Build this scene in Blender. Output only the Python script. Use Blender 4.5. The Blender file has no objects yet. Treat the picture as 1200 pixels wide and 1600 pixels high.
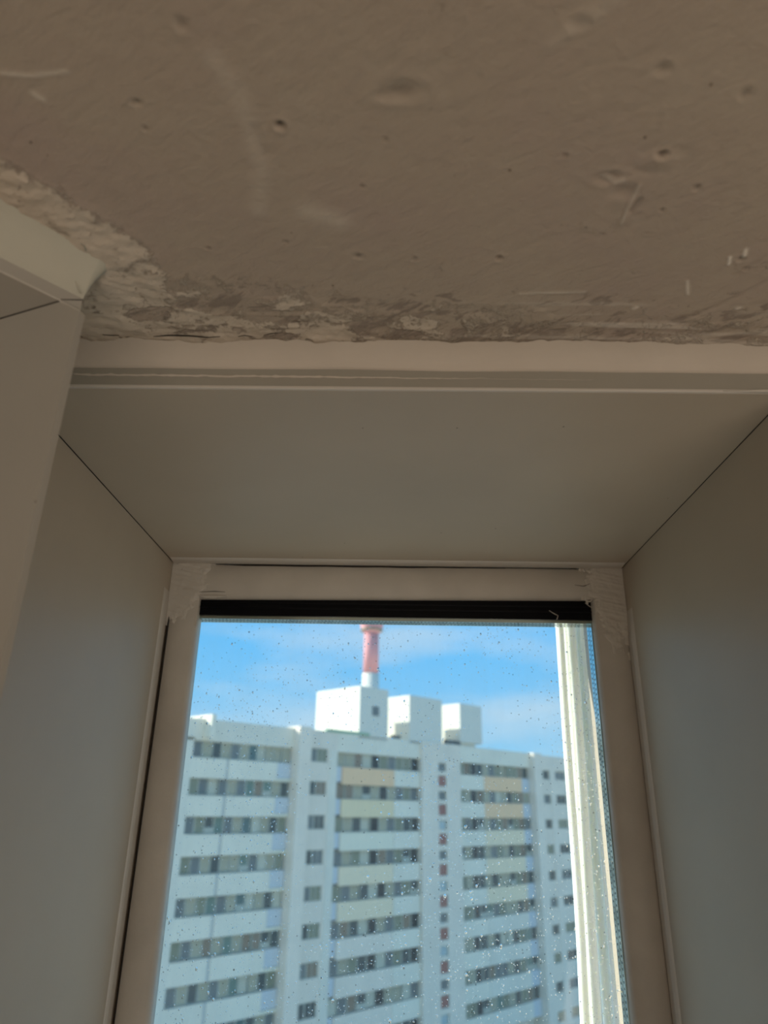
import bpy, bmesh, math, random
import numpy as np
from mathutils import Vector, Matrix, noise as mnoise
random.seed(7)
SC = bpy.context.scene
COL = SC.collection

# ------------------------------------------------------------------ camera
F_PX = 1110.0
Zc = Vector((50, 2678, -F_PX)).normalized()
Yc = Vector((15, -460, -F_PX)); Yc = (Yc - Yc.dot(Zc) * Zc).normalized()
Xc = Yc.cross(Zc)
RW = Matrix((Xc, Yc, Zc))                      # camera space -> world
cam_d = bpy.data.cameras.new('camera')
cam_d.sensor_fit = 'VERTICAL'; cam_d.sensor_height = 36.0
cam_d.lens = F_PX / 1600 * 36.0
cam_d.clip_start = 0.01; cam_d.clip_end = 2000
cam_d.dof.use_dof = True
cam_d.dof.focus_distance = 0.95
cam_d.dof.aperture_fstop = 4.2
cam = bpy.data.objects.new('camera', cam_d); COL.objects.link(cam)
cam.matrix_world = RW.to_4x4()
SC.camera = cam

# ------------------------------------------------------------------ view, sky, sun, room light
SC.view_settings.view_transform = 'Standard'
SC.view_settings.look = 'None'
SC.view_settings.gamma = 1.0
SC.view_settings.exposure = 0.0
SC.view_settings.use_curve_mapping = False
SC.cycles.max_bounces = 12
SC.cycles.diffuse_bounces = 6
SC.cycles.transparent_max_bounces = 24

world = bpy.data.worlds.new('sky'); SC.world = world; world.use_nodes = True
nt = world.node_tree; nt.nodes.clear()
def N(t, ty, **kw):
    n = t.nodes.new(ty)
    for k, v in kw.items(): setattr(n, k, v)
    return n
def ramp(t, stops, interp='LINEAR'):
    r = N(t, 'ShaderNodeValToRGB'); r.color_ramp.interpolation = interp
    el = r.color_ramp.elements
    while len(el) < len(stops): el.new(0.5)
    for e, (p, c) in zip(el, stops):
        e.position = p; e.color = (*c, 1) if len(c) == 3 else c
    return r
wo = N(nt, 'ShaderNodeOutputWorld'); bg = N(nt, 'ShaderNodeBackground')
tc = N(nt, 'ShaderNodeTexCoord'); sx = N(nt, 'ShaderNodeSeparateXYZ')
nt.links.new(tc.outputs['Generated'], sx.inputs[0])
gr = ramp(nt, [(0.0, (.50, .66, .84)), (0.05, (.34, .68, 1.0)), (0.22, (.155, .58, 1.10)), (1.0, (.12, .42, .92))])
nt.links.new(sx.outputs['Z'], gr.inputs[0])
mp = N(nt, 'ShaderNodeMapping'); mp.inputs['Scale'].default_value = (3.2, 3.2, 11); mp.inputs['Rotation'].default_value = (0, .12, 0); mp.inputs['Location'].default_value = (3.35, 1.0, .4)
nt.links.new(tc.outputs['Generated'], mp.inputs[0])
cn = N(nt, 'ShaderNodeTexNoise'); cn.inputs['Scale'].default_value = 1.0; cn.inputs['Detail'].default_value = 4; cn.inputs['Roughness'].default_value = .5
nt.links.new(mp.outputs[0], cn.inputs['Vector'])
cr = ramp(nt, [(0.46, (0, 0, 0)), (0.72, (.55, .55, .55))]); nt.links.new(cn.outputs['Fac'], cr.inputs[0])
mx = N(nt, 'ShaderNodeMix', data_type='RGBA'); nt.links.new(cr.outputs[0], mx.inputs[0])
nt.links.new(gr.outputs[0], mx.inputs[6]); mx.inputs[7].default_value = (.84, .88, .92, 1)
nt.links.new(mx.outputs[2], bg.inputs[0]); bg.inputs[1].default_value = 1.0
nt.links.new(bg.outputs[0], wo.inputs[0])

sun_dir = Vector((-.987 * .889, .165 * .889, .459)).normalized()   # towards the sun
sd = bpy.data.lights.new('sun', 'SUN'); sd.energy = 7.5; sd.angle = math.radians(.53); sd.color = (1.0, .97, .90)
so = bpy.data.objects.new('sun', sd); COL.objects.link(so)
so.rotation_euler = sun_dir.to_track_quat('Z', 'Y').to_euler()

def area(name, loc, target, sx_, sy_, energy, color):
    d = bpy.data.lights.new(name, 'AREA'); d.shape = 'RECTANGLE'; d.size = sx_; d.size_y = sy_
    d.energy = energy; d.color = color
    o = bpy.data.objects.new(name, d); COL.objects.link(o); o.location = loc
    o.rotation_euler = (Vector(loc) - Vector(target)).to_track_quat('Z', 'Y').to_euler()
    return o
# added fill lamps, unseen: one at the side opening, one low behind
area('side_fill', (1.50, -1.55, -0.75), (-0.3, 0.2, 0.15), 1.5, 1.2, 15.0, (1.0, .875, .745))  # added fill from the right, set at an invented opening
area('low_back_fill', (0.15, -2.9, -1.62), (0.1, 0.6, .10), 2.6, .45, 31.0, (1.0, .875, .745))  # added fill aimed up from near the floor; the back wall is solid

# ------------------------------------------------------------------ dimensions (metres, camera eye at the origin)
ZS = 0.400      # soffit of the window reveal
ZC = 0.447      # ceiling
YF = 0.636      # room face of the window wall
YB = 1.214      # face of the glazing bead
YO = 1.36       # outer face of the wall
XJ = 0.402      # half width of the reveal
FL = -1.95      # floor
E2 = Vector((-.2825, .5085))                   # outer corner of the left post
D2 = Vector((.6820, .7313)); N2 = Vector((.7313, -.6820))      # run of the left wall, its normal into the room
C2 = E2 - D2 * .0175                           # corner of the left window's reveal
J2 = Vector((-.9340, .3560)).normalized()      # direction of the left window's jamb
RET = (Vector((-XJ, YF)) - E2)

# ------------------------------------------------------------------ helpers
def obj(name, bm, mat, parent=None, label=None, smooth=False):
    me = bpy.data.meshes.new(name)
    bmesh.ops.recalc_face_normals(bm, faces=bm.faces)
    if smooth:
        for f in bm.faces: f.smooth = True
    bm.to_mesh(me); bm.free()
    if mat: me.materials.append(mat)
    o = bpy.data.objects.new(name, me); COL.objects.link(o)
    if parent: o.parent = parent
    if label: o['label'] = label
    return o
def empty(name, loc=(0, 0, 0)):
    o = bpy.data.objects.new(name, None); COL.objects.link(o); o.location = loc; return o
def tag(o, label, cat=None, group=None, kind=None):
    o['label'] = label
    if cat: o['category'] = cat
    if group: o['group'] = group
    if kind: o['kind'] = kind
    return o
def prism(bm, pts, z0, z1, zf0=None, zf1=None):
    a = [bm.verts.new((p[0], p[1], z0)) for p in pts]
    b = [bm.verts.new((p[0], p[1], z1)) for p in pts]
    n = len(pts)
    bm.faces.new(a[::-1]); bm.faces.new(b)
    for i in range(n): bm.faces.new((a[i], a[(i + 1) % n], b[(i + 1) % n], b[i]))
def box(bm, x0, x1, y0, y1, z0, z1):
    prism(bm, [(x0, y0), (x1, y0), (x1, y1), (x0, y1)], z0, z1)
def hexa(bm, lo, hi):
    """a solid between two quads (lists of four points)"""
    a = [bm.verts.new(p) for p in lo]; b = [bm.verts.new(p) for p in hi]
    bm.faces.new(a[::-1]); bm.faces.new(b)
    for i in range(4): bm.faces.new((a[i], a[(i + 1) % 4], b[(i + 1) % 4], b[i]))
def bevel(bm, w, seg=2):
    bmesh.ops.bevel(bm, geom=list(bm.edges), offset=w, segments=seg, profile=.5, affect='EDGES')
def rings(bm, rs, closed=False, caps=True):
    vs = [[bm.verts.new(p) for p in r] for r in rs]
    for a, b in zip(vs, vs[1:]):
        m = len(a)
        for i in range(m if closed else m - 1):
            bm.faces.new((a[i], a[(i + 1) % m], b[(i + 1) % m], b[i]))
    if closed and caps:
        bm.faces.new(vs[0][::-1]); bm.faces.new(vs[-1])
def tube(bm, pts, r, seg=14):
    rs = []
    for i, p in enumerate(pts):
        p = Vector(p); q = Vector(pts[min(i + 1, len(pts) - 1)]) - Vector(pts[max(i - 1, 0)])
        q.normalize(); s = q.cross(Vector((0, 1, 0))) if abs(q.y) < .9 else q.cross(Vector((1, 0, 0)))
        s.normalize(); t = q.cross(s)
        rr = r[i] if isinstance(r, (list, tuple)) else r
        rs.append([p + rr * (math.cos(a) * s + math.sin(a) * t) for a in [2 * math.pi * k / seg for k in range(seg)]])
    rings(bm, rs, closed=True)

def mat(name, color, rough=.6, bump=0, bscale=40, var=0, vscale=6, metal=0, spec=.4, stretch=None, col2=None):
    m = bpy.data.materials.new(name); m.use_nodes = True
    t = m.node_tree; b = t.nodes['Principled BSDF']
    b.inputs['Roughness'].default_value = rough; b.inputs['Metallic'].default_value = metal
    b.inputs['Specular IOR Level'].default_value = spec
    b.inputs['Base Color'].default_value = (*color, 1)
    co = N(t, 'ShaderNodeTexCoord'); vec = co.outputs['Object']
    if stretch:
        mpn = N(t, 'ShaderNodeMapping'); mpn.inputs['Scale'].default_value = stretch
        t.links.new(vec, mpn.inputs[0]); vec = mpn.outputs[0]
    if var or col2:
        n = N(t, 'ShaderNodeTexNoise'); n.inputs['Scale'].default_value = vscale; n.inputs['Detail'].default_value = 5
        t.links.new(vec, n.inputs['Vector'])
        c2 = col2 or tuple(c * (1 - var) for c in color)
        r = ramp(t, [(.35, color), (.68, c2)]); t.links.new(n.outputs['Fac'], r.inputs[0])
        t.links.new(r.outputs[0], b.inputs['Base Color'])
    if bump:
        n2 = N(t, 'ShaderNodeTexNoise'); n2.inputs['Scale'].default_value = bscale; n2.inputs['Detail'].default_value = 6
        t.links.new(vec, n2.inputs['Vector'])
        bp = N(t, 'ShaderNodeBump'); bp.inputs['Strength'].default_value = bump; bp.inputs['Distance'].default_value = .002
        t.links.new(n2.outputs['Fac'], bp.inputs['Height']); t.links.new(bp.outputs[0], b.inputs['Normal'])
    return m

def specked_pvc(name, color):
    """satin white plastic with a little dirt speckle"""
    m = mat(name, color, rough=.5, spec=.35, bump=.05, bscale=300)
    t = m.node_tree; b = t.nodes['Principled BSDF']
    co = [n for n in t.nodes if n.type == 'TEX_COORD'][0]
    v = N(t, 'ShaderNodeTexVoronoi'); v.inputs['Scale'].default_value = 26
    t.links.new(co.outputs['Object'], v.inputs['Vector'])
    rr = ramp(t, [(.018, (1, 1, 1)), (.04, (0, 0, 0))]); t.links.new(v.outputs['Distance'], rr.inputs[0])
    sc_ = N(t, 'ShaderNodeSeparateColor'); t.links.new(v.outputs['Color'], sc_.inputs[0])
    gt = N(t, 'ShaderNodeMath', operation='GREATER_THAN'); gt.inputs[1].default_value = .62; t.links.new(sc_.outputs[0], gt.inputs[0])
    mu = N(t, 'ShaderNodeMath', operation='MULTIPLY'); t.links.new(rr.outputs[0], mu.inputs[0]); t.links.new(gt.outputs[0], mu.inputs[1])
    n = N(t, 'ShaderNodeTexNoise'); n.inputs['Scale'].default_value = 5; n.inputs['Detail'].default_value = 4
    t.links.new(co.outputs['Object'], n.inputs['Vector'])
    r = ramp(t, [(.3, color), (.7, tuple(c * .93 for c in color))]); t.links.new(n.outputs['Fac'], r.inputs[0])
    mix = N(t, 'ShaderNodeMix', data_type='RGBA'); t.links.new(mu.outputs[0], mix.inputs[0])
    t.links.new(r.outputs[0], mix.inputs[6]); mix.inputs[7].default_value = (.10, .08, .06, 1)
    t.links.new(mix.outputs[2], b.inputs['Base Color'])
    return m

M_PVC = specked_pvc('white_pvc', (.412, .345, .264))
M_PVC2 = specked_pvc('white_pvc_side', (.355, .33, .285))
M_PVCL = mat('pvc_highlight', (.48, .44, .385), rough=.45, bump=.08, bscale=120)  # paler plastic, edge highlights put into the colour
M_BEAD = mat('caulked_bead', (.445, .408, .352), rough=.55, bump=.5, bscale=35, var=.12, vscale=12)
M_CAULK = mat('caulk', (.455, .418, .362), rough=.6, bump=.8, bscale=60)
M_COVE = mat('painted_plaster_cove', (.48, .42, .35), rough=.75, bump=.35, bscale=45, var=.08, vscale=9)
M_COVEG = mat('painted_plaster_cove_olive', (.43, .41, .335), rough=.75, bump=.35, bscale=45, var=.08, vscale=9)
M_BAND = mat('band_olive', (.285, .262, .215), rough=.7, bump=.3, bscale=60, var=.06, vscale=10)  # darker and greener than the cove
M_BLACK = mat('black_rubber', (.0025, .0028, .004), rough=.4, spec=.12)
M_CRACK = mat('dark_gap', (.02, .016, .012), rough=.9)
M_STEEL = mat('spacer_metal', (.55, .60, .57), rough=.13, metal=1.0)
M_DOT = mat('spacer_hole', (.02, .02, .02), rough=.8)
M_PAINT = mat('room_wall_paint', (.62, .58, .52), rough=.8, bump=.2, bscale=30, var=.05)
M_WOOD = mat('floor_boards', (.42, .30, .20), rough=.45, var=.3, vscale=5, stretch=(1, 12, 1))
M_EXT = mat('outer_wall_render', (.70, .69, .64), rough=.9, bump=.3, bscale=50, var=.1)
M_HOSE = mat('white_hose', (.95, .95, .91), rough=.55, bump=.15, bscale=90, col2=(.90, .90, .84), vscale=18, stretch=(1, 1, .25))

_h = M_HOSE.node_tree.nodes['Principled BSDF']
_h.inputs['Subsurface Weight'].default_value = .75; _h.inputs['Subsurface Radius'].default_value = (1, 1, .8); _h.inputs['Subsurface Scale'].default_value = .010
# ------------------------------------------------------------------ setting: room shell
CW0 = E2 - D2 * 1.75                            # near end of the left wall
XR, XL, YBK = 1.55, CW0.x, -3.0
def bm_new(): return bmesh.new()

b = bm_new(); box(b, XL - .2, XR + .1, YBK - .1, YF + .02, FL - .1, FL)
o = obj('floor', b, None); o.data.materials.append(M_WOOD); tag(o, 'brown wooden floor of the room below the camera', kind='structure')
npl = 14
for i in range(npl):
    b = bm_new(); w = (XR - XL) / npl
    box(b, XL + i * w + .002, XL + (i + 1) * w - .002, YBK, YF, FL, FL + .006)
    obj('board', b, M_WOOD, o)

b = bm_new()
box(b, XR, XR + .1, YBK - .1, -2.35, FL, ZC + .1); box(b, XR, XR + .1, -.75, YF, FL, ZC + .1)
box(b, XR, XR + .1, -2.35, -.75, FL, -1.4); box(b, XR, XR + .1, -2.35, -.75, -.1, ZC + .1)
tag(obj('wall_right', b, M_PAINT), 'plain painted side wall of the room with a window opening', kind='structure')
b = bm_new()
box(b, XL - .1, XR, YBK - .1, YBK, FL, ZC + .1)
tag(obj('wall_back', b, M_PAINT), 'plain painted wall behind the camera', kind='structure')
b = bm_new(); box(b, XL - .1, XL, YBK, CW0.y, FL, ZC + .1)
tag(obj('wall_left', b, M_PAINT), 'plain painted wall of the room left of the camera', kind='structure')

# window wall around the opening (solid masonry, lined with plastic inside)
b = bm_new()
box(b, XJ + .012, XR + .1, YF, YO, FL, ZC + .5)
box(b, -XJ - .012, XJ + .012, YF, YO, ZS + .012, ZC + .5)
box(b, -XJ - .012, XJ + .012, YF, YO, FL, -.992)
tag(obj('wall_window', b, M_PAINT), 'thick masonry wall holding the deep window opening', kind='structure')
# corner post between the two windows, and the left window's wall
LB = .62
pj = C2 + J2 * LB
b = bm_new()
prism(b, [tuple(E2), tuple(C2), tuple(pj), (pj.x - .04, pj.y + .25), (-.62, YO), (-XJ - .012, YO), (-XJ - .012, YF), (-XJ - .004, YF)], FL, ZC + .1)
tag(obj('wall_post', b, M_PAINT), 'corner masonry post between the left window and the main window', kind='structure')
# wall around the left window: strip over the soffit, parapet below, far pier
W2A = C2 - D2 * 1.25
def w2(p, off): return (p + (-N2) * off)
b = bm_new()
prism(b, [tuple(C2), tuple(W2A), tuple(w2(W2A, .6)), tuple(pj)], ZS + .012, ZC + .3)
prism(b, [tuple(C2), tuple(W2A), tuple(w2(W2A, .6)), tuple(pj)], FL, -1.0)
prism(b, [tuple(W2A), tuple(CW0), tuple(w2(CW0, .6)), tuple(w2(W2A, .6))], FL, ZC + .3)
tag(obj('wall_corner', b, M_PAINT), 'angled masonry wall with the left window opening', kind='structure')

# ------------------------------------------------------------------ ceiling: relief built into the mesh
def M_ceiling():
    m = bpy.data.materials.new('raw_plaster_ceiling'); m.use_nodes = True
    t = m.node_tree; bs = t.nodes['Principled BSDF']; bs.inputs['Roughness'].default_value = .85; bs.inputs['Specular IOR Level'].default_value = .25
    co = N(t, 'ShaderNodeTexCoord').outputs['Object']
    def noise(scale, detail=6, rough=.6, vec=co, dist=0):
        n = N(t, 'ShaderNodeTexNoise'); n.inputs['Scale'].default_value = scale; n.inputs['Detail'].default_value = detail
        n.inputs['Roughness'].default_value = rough; n.inputs['Distortion'].default_value = dist
        t.links.new(vec, n.inputs['Vector']); return n.outputs['Fac']
    def attr(nm):
        a = N(t, 'ShaderNodeAttribute'); a.attribute_name = nm; return a.outputs['Fac']
    def mixc(f, a, c):
        x = N(t, 'ShaderNodeMix', data_type='RGBA')
        if hasattr(f, 'is_linked') or True: t.links.new(f, x.inputs[0])
        if isinstance(a, tuple): x.inputs[6].default_value = (*a, 1)
        else: t.links.new(a, x.inputs[6])
        if isinstance(c, tuple): x.inputs[7].default_value = (*c, 1)
        else: t.links.new(c, x.inputs[7])
        return x.outputs[2]
    def ma(op, a, c=None):
        x = N(t, 'ShaderNodeMath', operation=op)
        for i, v in enumerate((a, c)):
            if v is None: continue
            if isinstance(v, (int, float)): x.inputs[i].default_value = v
            else: t.links.new(v, x.inputs[i])
        x.use_clamp = False; return x.outputs[0]
    base = ramp(t, [(.32, (.385, .325, .255)), (.5, (.37, .305, .24)), (.7, (.36, .285, .24))]); t.links.new(noise(5, 5), base.inputs[0])
    # diagonal trowel streaks
    mpn = N(t, 'ShaderNodeMapping'); mpn.inputs['Scale'].default_value = (1.3, 3.6, 1)
    mrot = N(t, 'ShaderNodeMapping'); mrot.inputs['Rotation'].default_value = (0, 0, math.radians(33)); t.links.new(co, mrot.inputs[0])
    t.links.new(mrot.outputs[0], mpn.inputs[0])
    streak = noise(22, 5, .6, mpn.outputs[0], .6)
    sr = ramp(t, [(.35, (0, 0, 0)), (.7, (.35, .35, .35))]); t.links.new(streak, sr.inputs[0])
    c1 = mixc(sr.outputs[0], base.outputs[0], (.33, .27, .22))
    # pale mineral crust and dark damp stain, masked by distance to the walls and broken up by noise
    crust = attr('crust'); damp = attr('damp')
    n1 = noise(26, 8, .70, co, .8)
    f = ma('ADD', crust, ma('MULTIPLY', ma('SUBTRACT', n1, .5), 2.6))
    f = ma('ADD', f, ma('MULTIPLY', ma('SUBTRACT', noise(260, 4, .7), .5), 1.3))
    fr = ramp(t, [(.46, (0, 0, 0)), (.80, (.85, .85, .85))]); t.links.new(f, fr.inputs[0])
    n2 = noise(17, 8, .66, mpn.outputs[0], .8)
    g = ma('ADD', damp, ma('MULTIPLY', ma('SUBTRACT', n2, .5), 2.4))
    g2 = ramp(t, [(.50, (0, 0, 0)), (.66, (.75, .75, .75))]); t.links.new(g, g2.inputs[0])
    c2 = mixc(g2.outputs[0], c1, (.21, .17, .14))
    c3 = mixc(fr.outputs[0], c2, (.53, .455, .365))
    # pinhead specks
    v = N(t, 'ShaderNodeTexVoronoi'); v.inputs['Scale'].default_value = 34; t.links.new(co, v.inputs['Vector'])
    vr = ramp(t, [(.02, (1, 1, 1)), (.05, (0, 0, 0))]); t.links.new(v.outputs['Distance'], vr.inputs[0])
    sc_ = N(t, 'ShaderNodeSeparateColor'); t.links.new(v.outputs['Color'], sc_.inputs[0])
    k = ma('MULTIPLY', vr.outputs[0], ma('GREATER_THAN', sc_.outputs[0], .68))
    c4 = mixc(k, c3, (.10, .07, .05))
    pit = attr('pit'); c5 = mixc(pit, c4, (.06, .045, .035))
    wht = attr('chalk'); c6 = mixc(wht, c5, (.80, .74, .64))
    t.links.new(c6, bs.inputs['Base Color'])
    bp = N(t, 'ShaderNodeBump'); bp.inputs['Strength'].default_value = .8; bp.inputs['Distance'].default_value = .0019
    h = ma('ADD', ma('MULTIPLY', streak, 1.0), ma('MULTIPLY', noise(420, 3), .30))
    h = ma('ADD', h, ma('MULTIPLY', noise(90, 4), .55))
    h = ma('ADD', h, ma('MULTIPLY', fr.outputs[0], 1.3))
    t.links.new(h, bp.inputs['Height']); t.links.new(bp.outputs[0], bs.inputs['Normal'])
    return m
M_CEIL = M_ceiling()

def sstep(a, c, x):
    t_ = np.clip((x - a) / (c - a), 0, 1); return t_ * t_ * (3 - 2 * t_)
def seg_dist(X, Y, p, q):
    px, py = p; qx, qy = q; dx, dy = qx - px, qy - py
    tt = np.clip(((X - px) * dx + (Y - py) * dy) / (dx * dx + dy * dy + 1e-12), 0, 1)
    return np.hypot(X - px - tt * dx, Y - py - tt * dy)
def ray_z(x, y, z):
    r = RW @ Vector((x - 600, 800 - y, -F_PX)); return r * (z / r.z)

x0, x1, y0, y1, st = -.60, .60, .16, .64, .0018
nx, ny = int((x1 - x0) / st) + 1, int((y1 - y0) / st) + 1
gx, gy = np.meshgrid(np.linspace(x0, x1, nx), np.linspace(y0, y1, ny))
dmain = YF - gy
dleft = (gx - E2.x) * N2.x + (gy - E2.y) * N2.y
along = (gx - E2.x) * D2.x + (gy - E2.y) * D2.y
dcorner = np.where(along > 0, np.hypot(gx - E2.x, gy - E2.y), dleft)
Zg = np.zeros_like(gx)
nz = np.array([mnoise.noise((a * 7, c * 7, 1.3)) for a, c in zip(gx.ravel(), gy.ravel())]).reshape(gx.shape)
nz2 = np.array([mnoise.fractal((a * 30, c * 46, 4.3), .8, 2.1, 4) for a, c in zip(gx.ravel(), gy.ravel())]).reshape(gx.shape)
Zg += nz * .0012
# rough crust standing proud near the coves
crm = (1.12 - .62*sstep(.035, .135, dmain + nz * .012)) * (1 - sstep(.110, .165, dmain + .05 * sstep(-.30, .0, gx))) * (1 - .62 * sstep(-.10, .14, gx))
crm = np.maximum(crm, .55 * (1 - sstep(.024, .048, dmain + nz * .01)))
crl = (1 - sstep(.055, .078, dcorner + nz * .012))
crust = np.maximum(crm * 1.0, crl * .98)
bl = np.array([mnoise.fractal((a * 16, c * 34, 2.7), .8, 2.1, 3) for a, c in zip(gx.ravel(), gy.ravel())]).reshape(gx.shape)
crust -= .50 * sstep(.02, .30, bl) * (1 - sstep(.085, .11, dmain)) * sstep(.045, .075, dcorner)
damp = np.zeros_like(gx) + .0
crust -= .22 * np.exp(-((gx + .16) / .10) ** 2 - ((gy - .580) / .018) ** 2)
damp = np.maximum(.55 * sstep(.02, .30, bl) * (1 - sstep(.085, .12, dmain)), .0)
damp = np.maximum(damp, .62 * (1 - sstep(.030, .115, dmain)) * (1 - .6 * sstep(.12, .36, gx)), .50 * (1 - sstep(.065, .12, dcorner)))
Zg -= np.clip(crust, 0, 1) * (np.clip(nz2, -.4, 1) * .0024 + .0012)
pit = np.zeros_like(gx); chalk = np.zeros_like(gx)
sk = np.array([mnoise.fractal((a * 5, c * 95, 8.1), .9, 2.1, 4) for a, c in zip(gx.ravel(), gy.ravel())]).reshape(gx.shape)
chalk += .30 * sstep(.12, .5, sk) * (1 - sstep(.055, .105, dmain)) * sstep(.0, .2, gx)
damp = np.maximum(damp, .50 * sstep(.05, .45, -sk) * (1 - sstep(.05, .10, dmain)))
Zg -= .0006 * sstep(.0, .5, sk) * (1 - sstep(.055, .105, dmain))
def hole(px, py, r, depth, dark=1.0, ax=1.0, rim=.25):
    global Zg, pit
    c = ray_z(px, py, ZC)
    d = np.hypot((gx - c.x) / ax, gy - c.y) / r
    Zg += depth * np.exp(-d ** 2) - rim * depth * np.exp(-((d - 1.7) / .5) ** 2)
    pit = np.maximum(pit, dark * np.exp(-(d / .75) ** 4))
hole(437, 196, .0032, .0035, .75); hole(628, 142, .006, .0018, .25, 2.0); hole(605, 150, .004, .0012, .12, 2.4)
hole(1035, 240, .0026, .003, .75, 1.6); hole(1028, 250, .0065, -.0018, .0, 1.8); hole(952, 278, .005, .002, .25, 1.9)
hole(975, 298, .006, .0014, .15, 1.7); hole(780, 403, .0028, .0025, .6); hole(226, 201, .002, .0015, .6); hole(213, 160, .002, .0015, .5, 2)
hole(283, 38, .004, .0015, .2); hole(560, 400, .003, .0015, .6, 1.3); hole(648, 404, .003, .0012, .35); hole(1035, 328, .002, .0015, .6)
hole(1165, 145, .004, .0015, .35); hole(1036, 108, .0035, .0015, .3, 1.4); hole(883, 243, .002, .0015, .5); hole(447, 378, .002, .0015, .5)
hole(1158, 405, .003, .002, .5); hole(1166, 421, .002, .002, .5); hole(905, 36, .004, .0015, .2, 1.5); hole(1088, 293, .003, .0015, .35)
hole(566, 291, .002, .0012, .5); hole(326, 388, .002, .0015, .6); hole(470, 505, .004, .002, .25, 2.4); hole(602, 218, .002, .001, .4)
def scratch(pts, w, depth, ch=0.0, dk=0.0):
    global Zg, pit, chalk
    ps = [ray_z(x, y, ZC) for x, y in pts]
    d = np.full_like(gx, 9.0)
    for p, q in zip(ps, ps[1:]): d = np.minimum(d, seg_dist(gx, gy, (p.x, p.y), (q.x, q.y)))
    g = np.exp(-(d / w) ** 2)
    Zg += depth * g
    chalk = np.maximum(chalk, ch * g); pit = np.maximum(pit, dk * g)
scratch([(998, 288), (978, 330), (970, 348)], .0013, -.0020, .25)
scratch([(1000, 310), (985, 330)], .002, .0018, .0, .25)
scratch([(945, 276), (962, 284), (972, 280)], .0022, -.0016, .2)
scratch([(0, 116), (50, 119), (104, 112)], .0013, -.0008, .35)
scratch([(52, 148), (66, 156)], .0022, -.0006, .3)
scratch([(812, 458), (915, 456)], .0010, -.0009, .35)
scratch([(1139, 414), (1141, 402)], .0011, -.001, .8); scratch([(1162, 402), (1166, 390)], .0014, -.001, .8)
scratch([(1150, 482), (1157, 480)], .0013, -.001, .7); scratch([(1074, 440), (1075, 460)], .0013, -.0008, .5)
scratch([(990, 482), (995, 480)], .0018, -.0008, .5)
scratch([(330, 90), (368, 140), (392, 200), (408, 260), (404, 330)], .007, -.0002, .10)
scratch([(395, 200), (412, 240)], .004, .0009, 0, .10)
scratch([(480, 330), (530, 345)], .009, -.0006, .16)
scratch([(1200, 440), (1120, 480), (1060, 500)], .003, .0012, 0, .08)
scratch([(1200, 400), (1150, 430)], .003, .001, 0, .10)
scratch([(960, 0), (900, 40), (860, 70)], .005, -.0008, .08)
verts = np.stack([gx, gy, ZC + Zg], -1).reshape(-1, 3)
idx = np.arange(nx * ny).reshape(ny, nx)
fq = np.stack([idx[:-1, :-1], idx[1:, :-1], idx[1:, 1:], idx[:-1, 1:]], -1).reshape(-1, 4)
# slab behind and around
base_n = len(verts)
ext = [(XL - .2, YBK), (XR, YBK), (XR, YF + .02), (XL - .2, YF + .02)]
me = bpy.data.meshes.new('ceiling')
ev = [(XL - .25, YBK - .1, ZC + .012), (XR + .1, YBK - .1, ZC + .012), (XR + .1, YF + .02, ZC + .012), (XL - .25, YF + .02, ZC + .012)]
ev += [(p[0], p[1], ZC + .16) for p in ev]
# ring joining fine patch edge to the slab
ring = [(XL - .25, YBK - .1, ZC), (XR + .1, YBK - .1, ZC), (XR + .1, YF + .02, ZC), (XL - .25, YF + .02, ZC)]
all_v = [tuple(v) for v in verts] + ring + [(p[0], p[1], ZC + .16) for p in ring]
c00, c10, c11, c01 = int(idx[0, 0]), int(idx[0, -1]), int(idx[-1, -1]), int(idx[-1, 0])
R0 = base_n
fs = [tuple(int(i) for i in f) for f in fq]
fs += [(R0, R0 + 1) + tuple(int(i) for i in idx[0, ::-1]), (R0 + 1, R0 + 2) + tuple(int(i) for i in idx[::-1, -1]),
       (R0 + 2, R0 + 3) + tuple(int(i) for i in idx[-1, :]), (R0 + 3, R0) + tuple(int(i) for i in idx[:, 0])]
fs += [(R0 + 4, R0 + 5, R0 + 6, R0 + 7)] + [(R0 + i, R0 + (i + 1) % 4, R0 + 4 + (i + 1) % 4, R0 + 4 + i) for i in range(4)]
me.from_pydata(all_v, [], fs); me.update()
me.shade_smooth()
for nm, arr in (('crust', crust), ('damp', damp), ('pit', pit), ('chalk', chalk)):
    at_ = me.attributes.new(nm, 'FLOAT', 'POINT')
    buf = np.zeros(len(all_v), dtype=np.float32); buf[:base_n] = arr.ravel(); at_.data.foreach_set('value', buf)
me.materials.append(M_CEIL)
ceil = bpy.data.objects.new('ceiling', me); COL.objects.link(ceil)
tag(ceil, 'raw brown plaster ceiling with pits, scratches and pale damp stains', kind='structure')

# ------------------------------------------------------------------ coves and bands (trims)
def prof(r, dz0, ztop=ZC + .003, bulge=.25, n=12):
    """cove profile from the wall (offset 0, z=dz0) out to the ceiling (offset r)"""
    out = []
    for i in range(n + 1):
        s = i / n
        o_ = r * (1 - math.cos(s * math.pi / 2)) * (1 - bulge) + r * s * bulge
        z_ = dz0 + (ztop - dz0) * (math.sin(s * math.pi / 2) * (1 - bulge) + s * bulge)
        out.append((o_, z_))
    return out
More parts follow.
